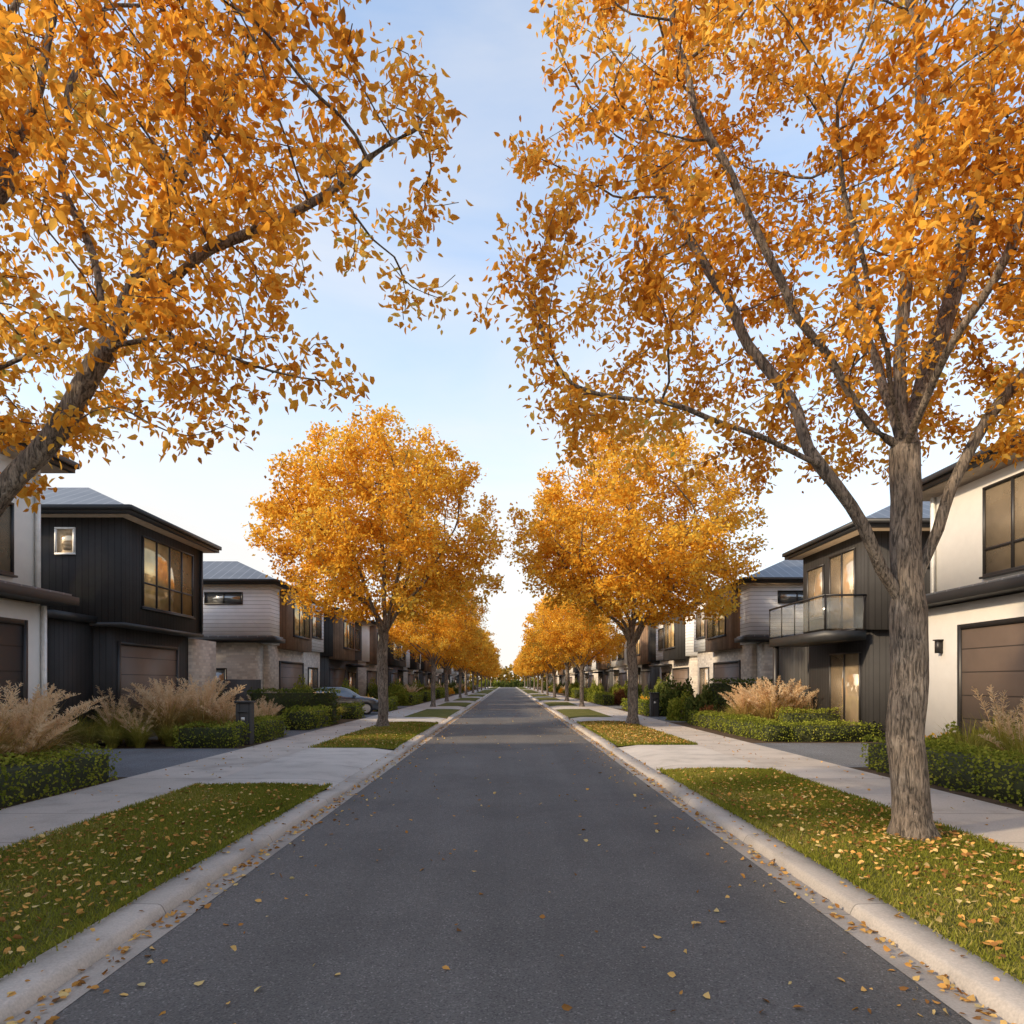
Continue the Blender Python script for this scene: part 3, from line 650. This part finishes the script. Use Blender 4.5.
def houseG(s,y0,y1,wall,kind,u=10.6,box=None,name='townhouse',ez=6.2):
    h=House(name,s); mid=(y0+y1)/2; L_=y1-y0
    h.b('upper_wall',[(u,u+9,y0,y1,3.35,ez-0.2)],wall); h.b('lower_wall',[(u+0.25,u+8.9,y0+0.1,y1-0.1,0.05,3.34)],M_stone if kind else M_grey)
    if box: h.b('upper_front_box',[(u-0.5,u+2,y0+0.8,mid,3.2,ez-0.3)],box); h.win(u-0.5,y0+1.3,mid-0.5,3.9,5.6,3,glass=M_glassrefl)
    else: h.win(u,y0+0.9,mid-0.3,3.9,5.6,3,glass=M_glassrefl)
    h.win(u,mid+0.8,y1-0.9,4.0,5.5,2)
    h.hip(u,u+9,y0,y1,ez,1.3 if kind else 0.9,0.4)
    h.garage(u+0.25,y0+1.0,mid+0.3,2.6,M_garage if kind else M_garageD); h.win(u+0.25,mid+1.3,y1-0.9,0.5,2.5,2)
    h.winy(y0,u+1.3,u+2.5,4.9,5.7,1); h.b('entry_canopy',[(u-0.6,u+0.2,mid+0.6,y1-0.4,2.85,3.0)],M_fascia)
cfg=[(40.6,49.5,M_black,0,M_wood,'black_house'),(51.5,60,M_white,1,M_wood,'white_house'),(62,71,M_grey,0,None,'charcoal_house'),(73,83,M_weather,1,M_black,'weatherboard_house'),(86,97,M_black,0,M_wood,'black_house'),(100,112,M_white,1,None,'white_house'),(115,128,M_grey,0,M_wood,'charcoal_house'),(132,146,M_weather,1,None,'weatherboard_house'),(150,168,M_black,0,None,'black_house'),(172,190,M_white,1,None,'white_house')]
for i,c in enumerate(cfg):
    houseG(-1,c[0],c[1],c[2],c[3],10.6,c[4],c[5],6.2+0.2*(i%3))
for i,c in enumerate(cfg):
    d=cfg[(i+3)%len(cfg)]
    houseG(1,c[0]-0.6,c[1]-0.6,d[2],d[3],10.6,d[4],d[5],6.0+0.25*((i+1)%3))
h=House('white_house',1)
h.b('lower_wall',[(9.9,19,-4,16.4,0.05,3.52)],M_white); h.b('upper_wall',[(10.2,19,-4,16.5,3.54,6.2)],M_white)
h.b('canopy',[(9.5,10.8,-4.2,16.7,3.56,3.76)],M_fascia); h.b('canopy_roof',[(9.6,10.8,-4.1,16.6,3.762,3.82)],M_roof)
h.hip(10.2,19,-4,16.5,6.5,1.6,0.45)
h.win(10.2,11.2,14.6,4.05,5.95,4,trans=0.3); h.win(10.2,4,8,4.05,5.95,3); h.garage(9.9,10.2,14.85,2.95)
h.light(9.9,15.6,2.6); h.pipe(10.2,16.3,3.9,6.2,M_framew)
h=House('black_house',1)
h.b('upper_wall',[(10.2,20,19.35,23.6,3.3,6.1)],M_black); h.b('lower_wall',[(10.35,20,19.5,23.5,0.05,3.29)],M_black)
h.hip(10.2,20,19.35,23.6,6.3,1.2,0.4)
h.win(10.2,20.0,21.6,3.35,5.75,2); h.win(10.2,22.0,23.2,3.9,5.6,1); h.winy(19.35,11.8,12.25,5.05,5.65); h.win(10.35,20.0,21.9,0.3,2.7,2)
h.b('balcony_slab',[(9.0,10.18,19.4,23.5,3.0,3.26)],M_fascia); h.b('balcony_rail',[(8.98,9.03,19.4,23.5,4.25,4.3),(9.03,10.18,19.4,19.45,4.25,4.3)]+[(8.99,9.02,19.4+i*1.02,19.43+i*1.02,3.26,4.25) for i in range(5)]+[(10.1,10.13,19.41,19.44,3.26,4.25)],M_frame)
h.b('balustrade_glass',[(9.0,9.012,19.45,23.45,3.32,4.2),(9.05,10.1,19.42,19.432,3.32,4.2)],M_clear)
h.b('balcony_post',[(9.05,9.2,23.2,23.35,0.08,3.0)],M_frame)
h.b('rear_wing',[(10.6,20,23.7,27,0.05,3.3)],M_grey); h.b('rear_wing_roof',[(10.4,20,23.62,27.1,3.31,3.5)],M_fascia)
boxes('timber_fence',[(10.9,10.95,27.4,29.5,0.1,1.9)]+[(11+i*0.3,11+i*0.3+0.27,27.3,27.35,0.1,1.9) for i in range(20)],M_black)
# ---------------------------------------------------------------- letterbox
def letterbox(x,y):
    e=empty('letterbox',(x,y,0.1))
    boxes('pillar',[(-0.2,0.2,-0.15,0.15,0,1.12)],M_grey,e,0.01); boxes('cap',[(-0.23,0.23,-0.18,0.18,1.125,1.18)],M_fascia,e,0.01)
    boxes('mail_slot',[(-0.13,0.13,-0.165,-0.152,0.86,0.91)],M_fascia,e); boxes('number_plate',[(-0.05,0.05,-0.163,-0.152,0.66,0.74)],M_framew,e)
letterbox(-7.2,18.7); letterbox(7.2,33.6)
# ---------------------------------------------------------------- car
M_tyre=simple('tyre',(0.02,0.02,0.02),0.9,b_s=0); M_rim=simple('alloy_rim',(0.4,0.4,0.42),0.3,0.9,b_s=0)
M_lens=simple('lamp_lens',(0.5,0.5,0.5),0.1,b_s=0); M_tail=simple('tail_lens',(0.3,0.01,0.01),0.2,b_s=0)
def car(loc,rz,col):
    e=empty('parked_car',loc); e.rotation_euler[2]=rz
    mp=simple('car_paint',col,0.25,0.5,0.02,b_s=0); mp.node_tree.nodes['Principled BSDF'].inputs['Coat Weight'].default_value=1
    S=[(-2.15,0.45,0.70,0.72,0.74,0.66),(-2.08,0.30,0.80,0.88,0.92,0.70),(-1.85,0.22,0.87,0.95,1.02,0.70),(-1.35,0.2,0.89,0.96,1.36,0.60),(-0.75,0.2,0.90,0.95,1.45,0.62),(0.1,0.2,0.90,0.93,1.44,0.62),(0.5,0.2,0.90,0.92,1.33,0.62),(1.1,0.2,0.89,0.90,0.96,0.72),(1.7,0.22,0.87,0.82,0.87,0.68),(2.05,0.28,0.80,0.70,0.75,0.62),(2.15,0.42,0.68,0.6,0.62,0.58)]
    V=[];Fc=[];mi=[]
    for x,zl,w,zb,zr,wr in S:
        V+=[(x,-w*0.9,zl),(x,-w,zl+0.15),(x,-w,zb-0.1),(x,-w*0.96,zb),(x,-wr,zr-0.03),(x,-wr*0.85,zr),(x,wr*0.85,zr),(x,wr,zr-0.03),(x,w*0.96,zb),(x,w,zb-0.1),(x,w,zl+0.15),(x,w*0.9,zl)]
    for i in range(len(S)-1):
        for j in range(12):
            a=i*12+j;b=i*12+(j+1)%12; Fc.append((a,b,b+12,a+12))
            g=(j in (3,7) and 2<=i<=6) or (j in (4,5,6) and i in (2,6)); mi.append(1 if g else 0)
    me=npmesh('body',V,Fc,mp,smooth=True); me.materials.append(M_glassd); me.polygons.foreach_set('material_index',mi)
    import bmesh
    bm=bmesh.new(); bm.from_mesh(me); bm.verts.ensure_lookup_table()
    bm.faces.new([bm.verts[j] for j in range(12)][::-1]); bm.faces.new([bm.verts[len(S)*12-12+j] for j in range(12)]); bmesh.ops.recalc_face_normals(bm,faces=bm.faces); bm.to_mesh(me); bm.free()
    obj('body',me,e)
    for i,(x,y) in enumerate([(-1.3,-0.82),(-1.3,0.82),(1.32,-0.82),(1.32,0.82)]):
        for nm,r,w,mm in (('tyre',0.33,0.22,M_tyre),('rim',0.22,0.235,M_rim)):
            k=20; V=[];Fc=[]
            for sy in (-1,1):
                for q in range(k): V.append((x+r*math.cos(q*6.2832/k),y+sy*w/2,0.33+r*math.sin(q*6.2832/k)))
            me=bpy.data.meshes.new(nm); me.from_pydata(V,[],[(q,(q+1)%k,(q+1)%k+k,q+k) for q in range(k)]+[tuple(range(k)),tuple(range(k,2*k))[::-1]]); me.materials.append(mm); obj('%s_%d'%(nm,i+1),me,e)
    boxes('headlamps',[(2.02,2.12,-0.74,-0.45,0.60,0.70),(2.02,2.12,0.45,0.74,0.60,0.70)],M_lens,e,0.02)
    boxes('tail_lamps',[(-2.13,-2.04,-0.76,-0.5,0.74,0.86),(-2.13,-2.04,0.5,0.76,0.74,0.86)],M_tail,e,0.02)
    boxes('mirrors',[(0.62,0.78,-1.02,-0.88,0.93,1.03),(0.62,0.78,0.88,1.02,0.93,1.03)],mp,e,0.02)
    boxes('bumpers',[(-2.19,-2.1,-0.6,0.6,0.32,0.5),(2.1,2.19,-0.6,0.6,0.3,0.45)],M_tyre,e,0.02)
car((-8.9,35.8,0.1),0.35,(0.09,0.095,0.105))
# ---------------------------------------------------------------- distant vegetation
rng=np.random.default_rng(77); n=20000
ang=rng.random(n); x=(ang-.5)*480; y=244+rng.random(n)*25; 
hh=np.array([5.5+3*mnoise.noise(Vector((a*0.045,1.3,0)))+2*mnoise.noise(Vector((a*0.2,4,0))) for a in x])
P=np.c_[x,y,rng.random(n)**0.8*hh]
obj('distant_trees',leafmesh('distant_trees',P,1.4,M_far,rng,0,'lo',width=1.4,cs=0.05))
# ---------------------------------------------------------------- world, sun, camera
EL=math.radians(27); SX,SY=-0.92,-0.39   # direction towards sun
w=bpy.data.worlds.new('World'); sc.world=w; w.use_nodes=True; nt=w.node_tree; nt.nodes.clear()
out=N(nt,'ShaderNodeOutputWorld'); bg=N(nt,'ShaderNodeBackground'); bg.inputs['Strength'].default_value=0.15
sky=N(nt,'ShaderNodeTexSky',sky_type='NISHITA'); sky.sun_disc=False; sky.sun_elevation=EL; sky.sun_rotation=math.atan2(SX,SY)
sky.air_density=1.0; sky.dust_density=1.0; sky.ozone_density=1.5
tc=N(nt,'ShaderNodeTexCoord'); mp=N(nt,'ShaderNodeMapping'); mp.inputs['Scale'].default_value=(1.2,1.2,3.4); mp.inputs['Location'].default_value=(0.3,0.1,0.2); L(nt,tc.outputs['Generated'],mp.inputs[0])
n1=noise_tex(nt,1.5,6,mp.outputs[0],0.55); n1.inputs['Distortion'].default_value=0.5
cl=ramp(nt,n1.outputs['Fac'],[(0.38,(0,0,0)),(0.72,(1,1,1))])
sp=N(nt,'ShaderNodeSeparateXYZ'); L(nt,tc.outputs['Generated'],sp.inputs[0])
hz=ramp(nt,sp.outputs['Z'],[(0.0,(0.93,)*3),(0.2,(0.68,)*3),(0.45,(0.27,)*3),(0.75,(0.05,)*3)])
f=mathn(nt,'MINIMUM',mathn(nt,'ADD',mathn(nt,'MULTIPLY',cl.outputs[0],0.42),hz.outputs[0]),0.95)
sk=mixc(nt,1,sky.outputs[0],(2.8,2.75,2.6),'MULTIPLY')
cc=mixc(nt,f,sk,(6.7,6.5,6.25))
L(nt,cc,bg.inputs[0]); L(nt,bg.outputs[0],out.inputs[0])
sun=bpy.data.lights.new('sun','SUN'); sun.energy=5.0; sun.angle=math.radians(3); sun.color=(1,0.79,0.53); so=bpy.data.objects.new('sun',sun); sc.collection.objects.link(so)
so.rotation_euler=Vector((SX*math.cos(EL),SY*math.cos(EL),math.sin(EL))).to_track_quat('Z','Y').to_euler()
cam=bpy.data.cameras.new('camera'); co=bpy.data.objects.new('camera',cam); sc.collection.objects.link(co); sc.camera=co
co.location=(0,0,H); co.rotation_euler=(math.pi/2,0,0); cam.lens=F/1024*36; cam.sensor_width=36; cam.clip_end=5000; cam.clip_start=0.05
cam.shift_x=(512-VX)/1024; cam.shift_y=(VY-512)/1024
sc.view_settings.view_transform='Standard'; sc.view_settings.look='None'; sc.view_settings.exposure=0
